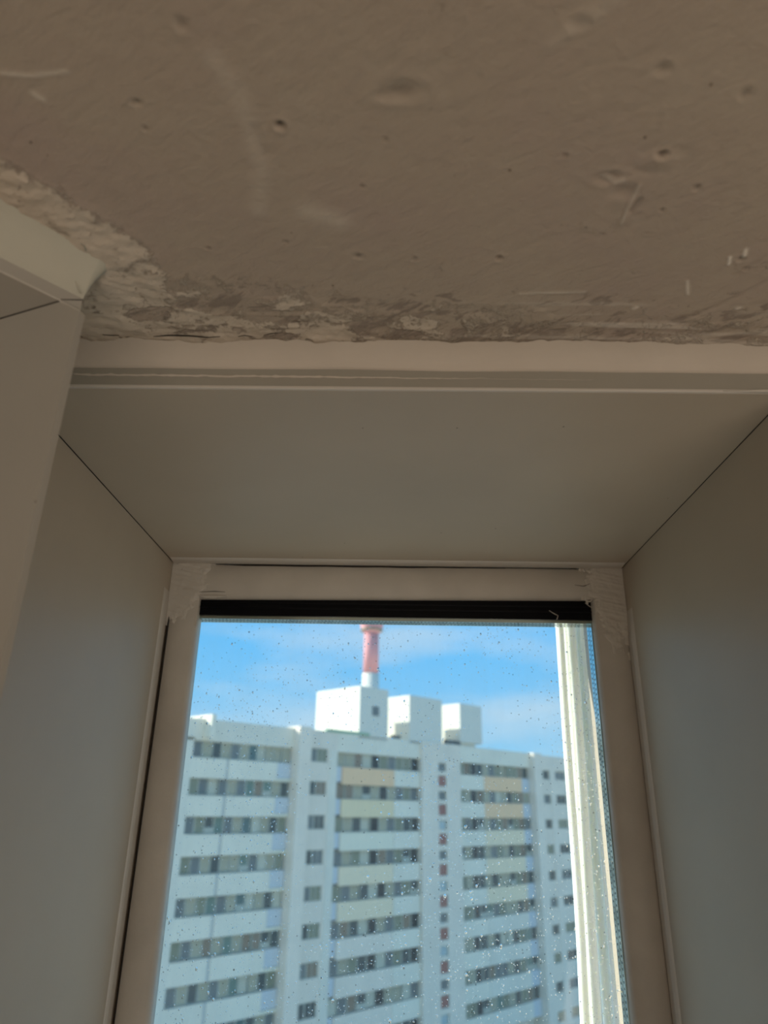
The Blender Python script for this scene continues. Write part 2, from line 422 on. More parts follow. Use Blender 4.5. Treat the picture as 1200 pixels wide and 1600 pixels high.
# main cove: along the window wall, slightly uneven; its lower lip overhangs the band
b = bm_new(); rs = []
n = 180
for i in range(n + 1):
    x = -.50 + i * (1.05 / n) if i else -.50
    w = mnoise.noise((x * 9, 0, 0)) * .0018 + mnoise.noise((x * 40, 3, 0)) * .0006
    r = .031 + mnoise.noise((x * 14, 5, 0)) * .004 + .003 * math.exp(-((x + .2) / .12) ** 2)
    zb = .4265 + .0012 * mnoise.noise((x * 8, 9, 1)) - (x) * .002
    ring_ = [(x, YF + .004, zb - .0015), (x, YF - .0022 + w * .3, zb - .0018), (x, YF - .0042 + w * .4, zb + .0004)]
    for (o_, z_) in prof(r, zb + .002, bulge=.55)[1:]:
        o_ = .0042 + o_ * (r - .0042) / r
        j = mnoise.noise((x * 22, o_ * 60, 2)) * .0007
        ring_.append((x, YF - o_ + w, z_ + j))
    ring_.append((x, YF + .004, ZC + .004))
    rs.append(ring_)
rings(b, rs, closed=True)
cove = obj('trim_1', b, M_COVE, smooth=True); tag(cove, 'pale painted plaster cove along the top of the window wall', kind='structure')
# cracks under the peeling cove paint, their shadow put in as dark strips
for n_, pts in enumerate(([(118, 521), (124, 524), (129, 527)], [(160, 523), (172, 524), (186, 524)], [(240, 526), (262, 524), (275, 524), (300, 525), (322, 527), (344, 526)], [(372, 526), (382, 524), (394, 526)], [(412, 524), (424, 521), (434, 520)])):
    bb = bm_new(); pp = []
    for x, y in pts:
        r_ = RW @ Vector((x - 600, 800 - y, -F_PX)); p_ = r_ * ((ZC - .0030) / r_.z); pp.append(p_)
    tube(bb, pp, [.0003] + [(.0008 if n_ == 2 else .0005)] * (len(pp) - 2) + [.0003], 6)
    obj('peel_crack_shadow', bb, M_CRACK, cove, label='crack with its shadow put in dark, where the cove paint peels off the ceiling')
# main band, flat strip between cove and reveal
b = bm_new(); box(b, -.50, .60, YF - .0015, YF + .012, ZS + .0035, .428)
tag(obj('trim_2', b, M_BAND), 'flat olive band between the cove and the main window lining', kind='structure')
# bead of crumbly old filler on the band
b = bm_new(); pts = []
for i in range(120):
    x = -.345 + i * .0046
    pts.append((x, YF - .0018, .4165 - .002 * (i / 120) + .0012 * mnoise.noise((x * 30, 0, 7)) + .0008 * mnoise.noise((x * 110, 0, 7))))
rad = [(.0012 + .0011 * max(-.5, mnoise.noise((p[0] * 160, 2, 2)))) * (1.0 if i < 55 else max(.12, 1 - (i - 55) / 50)) for i, p in enumerate(pts)]
tube(b, pts, rad, 6)
obj('filler_ridge', b, M_COVE, bpy.data.objects['trim_2'], label='thin crumbly ridge of old filler', smooth=True)

# left cove: along the left wall, round the outer corner, and back to the window wall
b = bm_new(); rs = []
path = []
for i in range(70): path.append((E2 - D2 * (1.6 * (1 - i / 69) ** 2.2), N2, 1.6 * (1 - i / 69) ** 2.2))
a0 = math.atan2(N2.y, N2.x); retd = RET.normalized(); NR = Vector((retd.y, -retd.x)); a1 = math.atan2(NR.y, NR.x)
for i in range(1, 40):
    a = a0 + (a1 - a0) * i / 40; path.append((E2.copy(), Vector((math.cos(a), math.sin(a))), 0))
for i in range(16): path.append((E2 + retd * (.19 * i / 15), NR, -.19 * i / 15))
for k, (p, nn, s) in enumerate(path):
    ang = math.atan2(nn.y, nn.x)
    r = .036 + .002 * mnoise.noise((p.x * 14, p.y * 14, 0)) - .008 * (1 - sstep(0, .10, s))
    if s == 0: q_ = (ang - a0) / (a1 - a0); r = .028 - .017 * q_ + .002 * math.sin(q_ * math.pi)
    if s < 0: r = .011
    zb = .4115
    ring_ = [(p.x - nn.x * .003, p.y - nn.y * .003, zb - .001), (p.x + nn.x * .0012, p.y + nn.y * .0012, zb)]
    for (o_, z_) in prof(r, zb, bulge=.45, n=16)[1:]:
        j = mnoise.noise((p.x * 26 + nn.x, p.y * 26 + nn.y * 1.2, o_ * 50)) * .0007
        ring_.append((p.x + nn.x * (o_ + .001), p.y + nn.y * (o_ + .001), z_ + j))
    ring_.append((p.x - nn.x * .003, p.y - nn.y * .003, ZC + .004))
    rs.append(ring_)
rings(b, rs, closed=True)
cl = obj('trim_3', b, M_COVEG, smooth=True); tag(cl, 'rounded olive plaster cove turning the corner above the left post', kind='structure')
# a few dried paint runs on it
for pts in ([(100, 415), (108, 424), (118, 440), (126, 458)], [(125, 380), (132, 385), (134, 392)], [(100, 408), (106, 405)]):
    bb = bm_new(); pp = []
    for x, y in pts:
        r_ = RW @ Vector((x - 600, 800 - y, -F_PX)); zz = .4465 if y < 400 else .4465 - (y - 400) / 60 * .030
        pp.append(r_ * (zz / r_.z))
    tube(bb, [p * .992 for p in pp], .0006, 6); obj('paint_run', bb, M_COVEG, cl, smooth=True)
# left band with joint groove
tL = 1.6
b = bm_new()
prism(b, [tuple(E2 + N2 * .0015), tuple(E2 - D2 * tL + N2 * .0015), tuple(E2 - D2 * tL - N2 * .01), tuple(E2 - N2 * .01)], ZS + .0008, .4125)
lb = obj('trim_4', b, M_PVC2); tag(lb, 'flat strip above the left window and its corner post', kind='structure')

# ------------------------------------------------------------------ main window (window_1)
w1 = empty('window_1', (0, YB, ZS)); tag(w1, 'tall window in a deep mitred white plastic reveal', kind='structure')
def child(name, bm, m, parent=w1, label=None, smooth=False):
    o_ = obj(name, bm, m, parent, label, smooth)
    o_.matrix_parent_inverse = Matrix.Translation(parent.location).inverted() if parent.type == 'EMPTY' else Matrix()
    return o_
g = .0008
SILL = -.98
# lining panels, mitred at the corners: each a solid 10 mm sheet
b = bm_new(); hexa(b, [(-XJ + g, YF, ZS), (XJ - g, YF, ZS), (XJ - g, YB, ZS), (-XJ + g, YB, ZS)],
                   [(-XJ + g, YF, ZS + .010), (XJ - g, YF, ZS + .010), (XJ - g, YB, ZS + .010), (-XJ + g, YB, ZS + .010)])
child('soffit_panel', b, M_PVC)
for s in (-1, 1):
    b = bm_new(); hexa(b, [(s * XJ, YF, SILL), (s * XJ, YB + .05, SILL), (s * (XJ + .010), YB + .05, SILL), (s * (XJ + .010), YF, SILL)],
                       [(s * XJ, YF, ZS - g), (s * XJ, YB + .05, ZS - g), (s * (XJ + .010), YB + .05, ZS - g), (s * (XJ + .010), YF, ZS - g)])
    child('jamb_panel', b, M_PVC)
    # dark miter joint between soffit and jamb
    b = bm_new(); tube(b, [(s * (XJ - .0002), YF + .02, ZS - .0002), (s * (XJ - .0002), YB - .004, ZS - .0002)], .0009 if s < 0 else .0007, 6)
    child('corner_joint', b, M_CRACK, label='dark hairline joint between two lining panels')
b = bm_new(); box(b, -XJ, XJ, YF, YB + .05, SILL - .02, SILL); child('sill_board', b, M_PVC)
# pale strip painting in the highlight on the front edge
b = bm_new(); box(b, -XJ, XJ + .0, YF - .0030, YF + .001, ZS + .0002, ZS + .0040); bevel(b, .001, 2)
child('edge_strip', b, M_PVCL, label='narrow edge of the soffit panel, its highlight painted pale')
for s in (-1, 1):
    b = bm_new(); box(b, min(s * XJ, s * (XJ + .004)), max(s * XJ, s * (XJ + .004)), YF - .003, YF + .001, SILL, ZS + .004); child('edge_strip', b, M_PVCL)
# caulk wedge in the top right front corner
b = bm_new()
rs = []
for i in range(9):
    q = i / 8; c = Vector((.335 + q * .085, YF - .003 - .002 * q, ZS + .0015)); w = .0005 + .0028 * q
    rs.append([c + Vector((0, math.cos(a) * w, math.sin(a) * w)) for a in [k * math.pi / 3 for k in range(6)]])
rings(b, rs, closed=True); child('caulk_smear', b, M_CAULK, smooth=True)

# start profile: the proud rounded strip where lining meets frame
def strip_profile(y_a, y_b, h):   # (depth y, proud h) rounded section
    return [(y_a, 0), (y_a + .003, h * .55), (y_a + .009, h), (y_b - .004, h), (y_b, h * .7), (y_b, 0)]
sp = strip_profile(YB - .030, YB - .0015, .0026)
b = bm_new(); rs = []
for x in (-XJ + .003, XJ - .003): rs.append([(x, y, ZS - h) for y, h in sp])
rings(b, rs, closed=True); child('start_profile', b, M_PVCL)
for s in (-1, 1):
    b = bm_new(); rs = []
    hs = 1.0 if s < 0 else 1.6
    for z in (SILL, .30 if s < 0 else .27, .345 if s < 0 else .32):
        k = 1 if z < .31 and not (s > 0 and z > .3) else .15
        rs.append([(s * (XJ - h * hs * k), y, z) for y, h in sp])
    rings(b, rs, closed=True); child('start_profile', b, M_PVCL)

# glazing beads
ZG = .3385; XGL = .3475; XGR = .3440
def beadprof(w_out, w_in):   # distance from the lining inwards, y
    return [(0, YB + .030), (0, YB + .0035), (.003, YB), ((w_in) * .45, YB - .0020), (w_in - .006, YB - .0005), (w_in - .001, YB + .005), (w_in, YB + .011), (w_in, YB + .030)]
b = bm_new(); rs = []
W = ZS - .0012 - ZG
for i in range(61):
    x = -XJ + .004 + (2 * XJ - .008) * i / 60
    tilt = .0035 * (x / .35)
    wv = mnoise.noise((x * 14, 1, 1)) * .0007
    rs.append([(x, y + wv, ZS - .0012 - d * (1 - tilt / W * (1 if d > .01 else 0))) for d, y in beadprof(0, W)])
rings(b, rs, closed=True); tb = child('glazing_bead', b, M_BEAD, smooth=True)
for s, XG in ((-1, XGL), (1, XGR)):
    b = bm_new(); rs = []
    XS = XJ - .004 if s < 0 else XJ + .004      # only the left bead leaves a gap
    W = XS - XG
    for i in range(81):
        z = SILL + (ZS - .006 - SILL) * i / 80
        wv = mnoise.noise((z * 9, s * 3, 1)) * .0007
        rs.append([(s * (XS - d), y + wv, z) for d, y in beadprof(0, W)])
    rings(b, rs, closed=True); child('glazing_bead', b, M_BEAD, smooth=True)
b = bm_new(); box(b, -XJ + .004, XJ - .004, YB, YB + .05, SILL, SILL + .055); bevel(b, .003); child('glazing_bead', b, M_BEAD)
# frame behind the beads
b = bm_new()
box(b, -XJ, -XGL - .021, YB + .028, YB + .085, SILL, ZS); box(b, XGR + .003, XJ, YB + .028, YB + .085, SILL, ZS)
box(b, -XJ, XJ, YB + .0285, YB + .085, ZG + .001, ZS); box(b, -XJ, XJ, YB + .0285, YB + .085, SILL, SILL + .05)
child('window_frame', b, M_PVC)
# dark gaps beside the beads
b = bm_new(); pts = [(x, YB - .0004, ZS - .0034 - .0008 * mnoise.noise((x * 20, 0, 0))) for x in np.linspace(-.310, .195, 40)]
tube(b, pts, [.0016 * min(1, (i + .3) / 3) * (1 if i < 24 else max(.2, 1 - (i - 24) / 18)) for i in range(40)], 6)
child('crack', b, M_CRACK, label='long dark crack above the top bead')
b = bm_new(); tube(b, [(-XJ + .0055, YB - .0005, z) for z in (.312, .29, .1, -.12, -.40, SILL)], [.0005, .0014, .0013, .0010, .0008, .0008], 6)
child('crack', b, M_CRACK, label='thin dark gap beside the left bead')
# short surface cracks in the caulk
def crk(pts, r=.0006, m=M_CRACK, y=YB - .0022):
    bb = bm_new(); pp = []
    for x_, y_ in pts:
        r_ = RW @ Vector((x_ - 600, 800 - y_, -F_PX)); pp.append(r_ * (y / r_.y))
    tube(bb, pp, [r * .4] + [r] * (len(pp) - 2) + [r * .4] if len(pp) > 2 else r, 6); child('caulk_crack', bb, m)
crk([(892, 882), (905, 880), (914, 882)]); crk([(898, 914), (912, 916), (922, 912)])
crk([(310, 925), (335, 924), (352, 925)], .0006); crk([(270, 882), (290, 879), (322, 881)], .0004)
crk([(283, 890), (296, 886)], .0004)
# lumpy caulk in the upper corners
def patch(sgn, x_in, x_out, z_top, z_bot, arm, seed):
    """thin smeared caulk over a frame corner: a height field that dives into the bead at its rim"""
    bb = bm_new(); nxp, nzp = 70, 110; g_ = {}
    for i in range(nxp + 1):
        for k in range(nzp + 1):
            x = x_out + (x_in - x_out) * i / nxp; z = z_top + (z_bot - z_top) * k / nzp
            ax_ = abs(x - x_out) / abs(x_in - x_out); az_ = (z_top - z) / (z_top - z_bot)
            d = min(1 - ax_, 1) * 1.0 if az_ < arm else 1.0 - max(0, ax_ - .42) * 3.2 - (az_ - arm) / (1 - arm) * .9
            if az_ < arm: d = 1.0 - max(0, ax_ - .45) * 1.9 - max(0, az_ - arm * .8) * 2.0 * max(0, ax_ - .42)
            nn_ = mnoise.fractal((x * 60 + seed, z * 60, seed), .8, 2.0, 4)
            fold = mnoise.noise((x * 45 + z * 190 + seed, z * 40, 3.0)) 
            h = sstep(.10, .75, d + nn_ * .35) * (.0014 + .0007 * nn_ + .0009 * fold) - .0022 * (1 - sstep(.05, .40, d + nn_ * .35))
            g_[i, k] = bb.verts.new((x, YB - .0016 - h, z))
    for i in range(nxp):
        for k in range(nzp):
            xm = x_out + (x_in - x_out) * (i + .5) / nxp; zm = z_top + (z_bot - z_top) * (k + .5) / nzp
            if abs(xm) < .3475 and zm < .3400: continue        # nothing over the seal or the glass
            bb.faces.new((g_[i, k], g_[i + 1, k], g_[i + 1, k + 1], g_[i, k + 1]))
    child('corner_caulk', bb, M_CAULK, smooth=True)
patch(-1, -.325, -XJ + .0005, ZS - .0015, .285, .5, 1.0)
patch(1, .325, XJ - .0005, ZS - .0015, .235, .36, 9.0)
bb = bm_new(); rs = []
for i in range(25):
    x = -.349 + .050 * i / 24; w = .0035 * math.sin(math.pi * min(1, (i + 2) / 26)) * (1 + .3 * mnoise.noise((x * 150, 2, 5)))
    c = Vector((x, YB + .001, ZG - .0005)); rs.append([c + Vector((0, math.cos(a) * .003, math.sin(a) * w)) for a in [q * math.pi / 5 for q in range(10)]])
rings(bb, rs, closed=True); child('corner_caulk', bb, M_CAULK, smooth=True)
# loose caulk strings at the right end of the seal
def string(pts, r, y):
    bb = bm_new(); pp = []
    for x_, y_ in pts:
        r_ = RW @ Vector((x_ - 600, 800 - y_, -F_PX)); pp.append(r_ * (y / r_.y))
    tube(bb, pp, r, 6); child('caulk_string', bb, M_CAULK, smooth=True)
string([(893, 930), (908, 931), (915, 938), (921, 940), (927, 936)], .0016, YB + .004)
string([(913, 930), (916, 936), (918, 944)], .0022, YB + .006)
string([(858, 954), (866, 959), (872, 962), (870, 968)], .0008, YB + .010)
string([(914, 942), (922, 948), (930, 951)], .0006, YB + .006)

# rubber seal
YG = YB + .014
b = bm_new(); box(b, -XGL - .004, XGR + .004, YG - .002, YG + .040, .3075, ZG + .008)
child('rubber_seal', b, M_BLACK, label='black rubber seal above the glass')
b = bm_new(); box(b, -XGL - .004, XGR + .004, YG - .0045, YG - .001, .3205, .3225); bevel(b, .0008, 2)
child('seal_rib', b, M_BLACK)
b = bm_new(); box(b, -XGL - .004, XGR + .004, YG - .004, YG - .001, .330, .3315); bevel(b, .0006, 2)
child('seal_rib', b, M_BLACK)

# insulating glass: three panes, two hollow spacers with perforations
def glass_mat(name, dirt):
    m = bpy.data.materials.new(name); m.use_nodes = True
    t = m.node_tree; t.nodes.clear()
    out = N(t, 'ShaderNodeOutputMaterial')
    tr = N(t, 'ShaderNodeBsdfTransparent'); tr.inputs[0].default_value = (.965, .985, .972, 1)
    gl = N(t, 'ShaderNodeBsdfGlossy'); gl.inputs['Roughness'].default_value = .0; gl.inputs['Color'].default_value = (1, 1, 1, 1)
    fr = N(t, 'ShaderNodeFresnel'); fr.inputs['IOR'].default_value = 1.25
    mx_ = N(t, 'ShaderNodeMixShader'); t.links.new(fr.outputs[0], mx_.inputs[0]); t.links.new(tr.outputs[0], mx_.inputs[1]); t.links.new(gl.outputs[0], mx_.inputs[2])
    last = mx_.outputs[0]
    if dirt:
        co = N(t, 'ShaderNodeTexCoord').outputs['Object']
        def ma(op, a, c=None):
            x = N(t, 'ShaderNodeMath', operation=op)
            for i, v in enumerate((a, c)):
                if v is None: continue
                if isinstance(v, (int, float)): x.inputs[i].default_value = v
                else: t.links.new(v, x.inputs[i])
            return x.outputs[0]
        # dusty film
        n = N(t, 'ShaderNodeTexNoise'); n.inputs['Scale'].default_value = 9; n.inputs['Detail'].default_value = 8; n.inputs['Roughness'].default_value = .7
        mpn = N(t, 'ShaderNodeMapping'); mpn.inputs['Scale'].default_value = (2.2, 1, .7); t.links.new(co, mpn.inputs[0]); t.links.new(mpn.outputs[0], n.inputs['Vector'])
        film = ramp(t, [(.35, (.03, .03, .03)), (.75, (.13, .13, .13))]); t.links.new(n.outputs['Fac'], film.inputs[0])
        def specks(scale, keep, r0, r1):
            v = N(t, 'ShaderNodeTexVoronoi'); v.inputs['Scale'].default_value = scale; t.links.new(co, v.inputs['Vector'])
            vr = ramp(t, [(r0, (1, 1, 1)), (r1, (0, 0, 0))]); t.links.new(v.outputs['Distance'], vr.inputs[0])
            s_ = N(t, 'ShaderNodeSeparateColor'); t.links.new(v.outputs['Color'], s_.inputs[0])
            return ma('MULTIPLY', vr.outputs[0], ma('GREATER_THAN', s_.outputs[0], keep))
        dust = N(t, 'ShaderNodeBsdfTranslucent'); dust.inputs[0].default_value = (.80, .82, .78, 1)
        dd = N(t, 'ShaderNodeBsdfDiffuse'); dd.inputs[0].default_value = (.7, .7, .66, 1)
        dm = N(t, 'ShaderNodeMixShader'); dm.inputs[0].default_value = .3; t.links.new(dust.outputs[0], dm.inputs[1]); t.links.new(dd.outputs[0], dm.inputs[2])
        a = N(t, 'ShaderNodeMixShader'); t.links.new(film.outputs[0], a.inputs[0]); t.links.new(last, a.inputs[1]); t.links.new(dm.outputs[0], a.inputs[2])
        dk = N(t, 'ShaderNodeBsdfDiffuse'); dk.inputs[0].default_value = (.16, .14, .11, 1)
        sp_ = ma('MINIMUM', ma('ADD', ma('MULTIPLY', specks(46, .80, .04, .09), .8), ma('MULTIPLY', specks(150, .80, .10, .22), .55)), 1.0)
        c_ = N(t, 'ShaderNodeMixShader'); t.links.new(sp_, c_.inputs[0]); t.links.new(a.outputs[0], c_.inputs[1]); t.links.new(dk.outputs[0], c_.inputs[2])
        last = c_.outputs[0]
    t.links.new(last, out.inputs[0])
    return m
M_GLASS = glass_mat('window_glass', False); M_GLASSD = glass_mat('dirty_window_glass', True)
XG0, XG1, ZG0, ZG1 = -.3675, .349, SILL + .04, .312
YP = [YG, YG + .016, YG + .032]
for i, y in enumerate(YP):
    b = bm_new()
    v = [b.verts.new(p) for p in ((XG0, y, ZG0), (XG1, y, ZG0), (XG1, y, ZG1), (XG0, y, ZG1))]; b.faces.new(v)
    if i == 2:
        child('glass_pane', b, M_GLASSD, label='outer pane, dusty and speckled with dirt')
    else:
        child('glass_pane', b, M_GLASS)
for k in range(2):
    ya, yb = YP[k] + .0012, YP[k + 1] - .0012
    b = bm_new()
    box(b, XG0, XG1, ya, yb, .3020, .3090); box(b, .3420, XG1, ya, yb, ZG0, .3020); box(b, XG0, -.3625, ya, yb, ZG0, .3020)
    sbar = child('spacer_bar', b, M_STEEL)
    b = bm_new()
    def dot(c, ax, u_, v_):
        vs = [b.verts.new(Vector(c) + Vector(ax) * math.cos(a_) * u_ + Vector((0, 1, 0)) * math.sin(a_) * v_) for a_ in [j * math.pi / 3 for j in range(6)]]
        b.faces.new(vs)
    for i in range(110): dot((XG0 + .004 + i * .0063 + k * .003, (ya + yb) / 2, .3018), (1, 0, 0), .0015, .0016)
    for i in range(150): dot((.3418, (ya + yb) / 2, .298 - i * .0083 - k * .004), (0, 0, 1), .0020, .0018)
    hol = obj('perforation', b, M_DOT, sbar); hol['kind'] = 'stuff'

# ------------------------------------------------------------------ rain spots on the outer pane
M_DROP = bpy.data.materials.new('dried_drop'); M_DROP.use_nodes = True
t = M_DROP.node_tree; bs = t.nodes['Principled BSDF']; bs.inputs['Base Color'].default_value = (1, 1, 1, 1); bs.inputs['Roughness'].default_value = .0
bs.inputs['Transmission Weight'].default_value = 1.0; bs.inputs['IOR'].default_value = 1.33
rnd = random.Random(3)
V = []; Fc = []
yo = YP[2] + .0004
for i in range(9000):
    x = rnd.uniform(-.35, .34); z = rnd.uniform(-.36, .30)
    if mnoise.noise((x * 6, 0, z * 4)) + rnd.uniform(-.35, .35) + (.30 - z) * .8 + x * .7 < .10: continue
    r = min(.0024, .00040 + rnd.expovariate(1 / .00028)); e = rnd.uniform(.9, 1.5)
    b0 = len(V)
    V.append((x, yo + r * .7, z))
    for lay, (rr, hh) in enumerate(((.6, .5), (1, 0))):
        for k in range(7):
            a_ = k * 2 * math.pi / 7; V.append((x + math.cos(a_) * r * rr, yo + r * hh, z + math.sin(a_) * r * rr * e))
    for k in range(7):
        Fc.append((b0, b0 + 1 + k, b0 + 1 + (k + 1) % 7)); Fc.append((b0 + 1 + k, b0 + 8 + k, b0 + 8 + (k + 1) % 7, b0 + 1 + (k + 1) % 7))
    Fc.append(tuple(b0 + 8 + k for k in range(6, -1, -1)))
md = bpy.data.meshes.new('water_droplets'); md.from_pydata(V, [], Fc); md.update(); md.shade_smooth(); md.materials.append(M_DROP)
od = bpy.data.objects.new('water_droplets', md); COL.objects.link(od); od.parent = w1; od.matrix_parent_inverse = Matrix.Translation(w1.location).inverted()
od['kind'] = 'stuff'; od['label'] = 'tiny rain spots scattered over the outer pane'

# ------------------------------------------------------------------ left window (window_2)
w2o = empty('window_2', (C2.x, C2.y, ZS)); tag(w2o, 'second window in the angled wall at the left, seen edge on', kind='structure')
def ch2(name, bm, m, label=None): return child(name, bm, m, w2o, label)
def P3(p, z): return (p.x, p.y, z)
SB = W2A + (pj - C2)
SB2 = w2(W2A, .45)
b = bm_new(); hexa(b, [P3(C2, ZS), P3(W2A, ZS), P3(SB2, ZS), P3(pj, ZS)], [P3(C2, ZS + .01), P3(W2A, ZS + .01), P3(SB2, ZS + .01), P3(pj, ZS + .01)])
ch2('soffit_panel', b, M_PVC2)
# jamb panel wrapping onto the face of the post
q0, q1 = C2, pj
nj = Vector((J2.y, -J2.x)); nj = nj if nj.dot(Vector((0, -1))) > 0 else -nj
# the panel runs past the reveal corner as a small overhanging lip, its top cut along the soffit edge
EL = C2 - J2 * .0262; ZL = ZS * (EL.length / E2.length)
b = bm_new(); lo_, hi_ = [], []
for off in (.0004, -.006):
    f_ = [b.verts.new((*(p + nj * off), z)) for p, z in ((pj, -1.0), (EL, -1.0), (EL, ZL), (C2, ZS - g), (pj, ZS - g))]
    lo_.append(f_)
b.faces.new(lo_[0]); b.faces.new(lo_[1][::-1])
for i in range(5): b.faces.new((lo_[0][i], lo_[0][(i + 1) % 5], lo_[1][(i + 1) % 5], lo_[1][i]))
bmesh.ops.recalc_face_normals(b, faces=b.faces)
ch2('jamb_panel', b, M_PVC2)
b = bm_new(); tube(b, [P3(C2 + nj * .0004, ZS - .0002), P3(pj + nj * .0004, ZS - .0002)], .0008, 6); ch2('corner_joint', b, M_CRACK, label='dark hairline joint between two lining panels')
b = bm_new(); tube(b, [(EL.x, EL.y, ZL), P3(C2 + N2 * .0012, ZS), P3(W2A + N2 * .0012, ZS)], .0007, 8); ch2('edge_strip', b, M_PVCL, label='narrow edge of the soffit panel, its highlight painted pale')
b = bm_new(); tube(b, [P3(C2 + N2 * .0012, ZS + .001), P3(E2 + N2 * .0018, .4110)], .0005, 6); ch2('corner_joint', b, M_CRACK)
# frame and pane at the far end of its reveal
A_, B_ = pj, SB2
dd_ = (B_ - A_).normalized(); nn_ = Vector((dd_.y, -dd_.x))
def fbar(p, q, z0, z1, th=.05):
    bb = bm_new(); prism(bb, [tuple(p), tuple(q), tuple(q + nn_ * th * -1), tuple(p + nn_ * th * -1)], z0, z1); return bb
for p, q, z0_, z1_ in ((A_, A_ + dd_ * .06, -1.0, ZS), (B_ - dd_ * .06, B_, -1.0, ZS), (A_ + dd_ * .06, B_ - dd_ * .06, ZS - .06, ZS), (A_ + dd_ * .06, B_ - dd_ * .06, -1.0, -.94)):
    ch2('window_frame', fbar(p, q, z0_, z1_), M_PVC2)
ch2('glass_pane', fbar(A_ + dd_ * .06 - nn_ * .02, B_ - dd_ * .06 - nn_ * .02, -.94, ZS - .06, .004), M_GLASS)

ch2('light_screen', fbar(A_ + dd_ * .03 + nn_ * .012, B_ - dd_ * .03 + nn_ * .012, -.97, ZS - .02, .004), M_PAINT)  # added opaque sheet keeping the left window's light off the jamb
# ------------------------------------------------------------------ white hoses hanging outside
M_H = M_HOSE
hs = [((874, 886, 898, 907, 914), .0078, 1.4200, 'leftmost white hose hanging outside the right edge of the glass'),
      ((883, 897, 907, 915, 922), .0076, 1.4370, 'thin white hose half hidden behind the leftmost one'),
      ((893, 907, 917, 925, 934), .0076, 1.4240, 'white hose in the middle of the bundle outside the glass'),
      ((904, 919, 930, 941, 952), .0096, 1.4385, 'white hose second from the right edge of the bundle'),
      ((914, 931, 947, 959, 971), .0108, 1.4140, 'rightmost thick white hose beside the edge of the glass')]
for k, (xs, r, Y, lab) in enumerate(hs):
    pts = []
    for x_, y_ in zip(xs, (975, 1160, 1325, 1460, 1600)):
        r_ = RW @ Vector((x_ - 600, 800 - y_, -F_PX)); pts.append(r_ * (Y / r_.y))
    up = (pts[0] - pts[1]).normalized(); dn = (pts[-1] - pts[-2]).normalized()
    pts = [pts[0] + up * .55] + pts + [pts[-1] + dn * .7]
    # smooth resample (Catmull-Rom)
    out = []
    for i in range(len(pts) - 1):
        p0, p1, p2, p3 = pts[max(i - 1, 0)], pts[i], pts[i + 1], pts[min(i + 2, len(pts) - 1)]
        for s_ in range(10):
            u = s_ / 10
            out.append(.5 * ((2 * p1) + (p2 - p0) * u + (2 * p0 - 5 * p1 + 4 * p2 - p3) * u * u + (3 * p1 - p0 - 3 * p2 + p3) * u ** 3))
    out.append(pts[-1])
    b = bm_new(); tube(b, out, r, 20)
    h = obj('white_hose', b, M_H, smooth=True)
    tag(h, lab, 'hose', 'white hoses hanging outside the window')

# ------------------------------------------------------------------ ground outside
GZ = -32.0
M_GROUND = mat('pale_courtyard_ground', (.62, .57, .46), rough=.95, var=.25, vscale=.05)
b = bm_new(); vs = [b.verts.new(p) for p in ((-900, -900, GZ), (900, -900, GZ), (900, 900, GZ), (-900, 900, GZ))]; b.faces.new(vs)
tag(obj('ground', b, M_GROUND), 'pale open ground far below the window', kind='structure')

# ------------------------------------------------------------------ apartment block
UC = Vector((-.7167, 74.533)); UD = Vector((.7015, .7126)).normalized(); UA = Vector((-UD.y, UD.x))
ALB = 1.0
def fm(n, c, r=.85, **k): return mat(n, tuple(x * ALB for x in c), rough=r, **k)
M_WHITE = fm('facade_white', (.93, .85, .70), var=.08, vscale=.4)
M_PALE = fm('facade_pale_grey', (.88, .81, .68), var=.08, vscale=.4)
M_GREY = fm('facade_cool_grey', (.93, .81, .67), var=.08, vscale=.4)
M_BLUE = fm('facade_light_blue', (.66, .68, .70))
M_PEACH = fm('parapet_peach', (.98, .64, .39)); M_TAN = fm('parapet_tan', (.92, .74, .48)); M_PCH2 = fm('parapet_pale_peach', (.95, .78, .55)); M_CREAM = fm('parapet_cream', (.90, .83, .66))
M_BOXW = fm('rooftop_white', (.80, .76, .66))
M_PIPE_SH = fm('pipe_shadow_grey', (.55, .56, .54))
M_FRAME = fm('loggia_frame', (.52, .52, .44), .7)
PANES = {k: mat('pane_' + k, c, rough=.35, spec=.5) for k, c in {
    'black': (.02, .03, .035), 'dark': (.07, .09, .09), 'teal': (.10, .17, .17), 'slate': (.17, .19, .19), 'olive': (.26, .27, .19),
    'beige': (.44, .41, .30), 'cream': (.58, .56, .45), 'brown': (.28, .21, .15), 'green': (.16, .24, .20), 'red': (.36, .09, .07), 'paleb': (.46, .56, .58)}.items()}
bld = empty('apartment_building', (UC.x, UC.y, GZ))
tag(bld, 'long white apartment block of many floors across the courtyard, peach balcony panels', 'building')
INV = Matrix.Translation(bld.location).inverted()
def fbx(bm, u0, u1, v0, v1, z0, z1):
    pts = [UC + UD * u + UA * v for u, v in ((u0, v0), (u1, v0), (u1, v1), (u0, v1))]
    prism(bm, [tuple(p) for p in pts], z0, z1)
def fpart(name, spec, m, parent=None, label=None):
    bm = bm_new()
    for s in spec: fbx(bm, *s)
    p_ = parent or bld
    o_ = obj(name, bm, m, p_, label)
    o_.matrix_parent_inverse = INV if p_ is bld else Matrix()
    return o_
H = 2.8; NR_ = 11
ZP0 = 3.35; ZT0 = 4.65; ZR = 6.35; U0, U1 = -42.0, 46.0
fpart('main_wall', [(U0, U1, 1.2, 12.5, GZ, 6.1)], M_PALE)
fpart('roof_parapet', [(-21.6, -11.6, 0, 1.2, ZT0, ZR)], M_PALE); fpart('roof_parapet', [(U0, -21.6, 0, 1.2, ZT0 + .2, ZR - .05)], M_PALE)
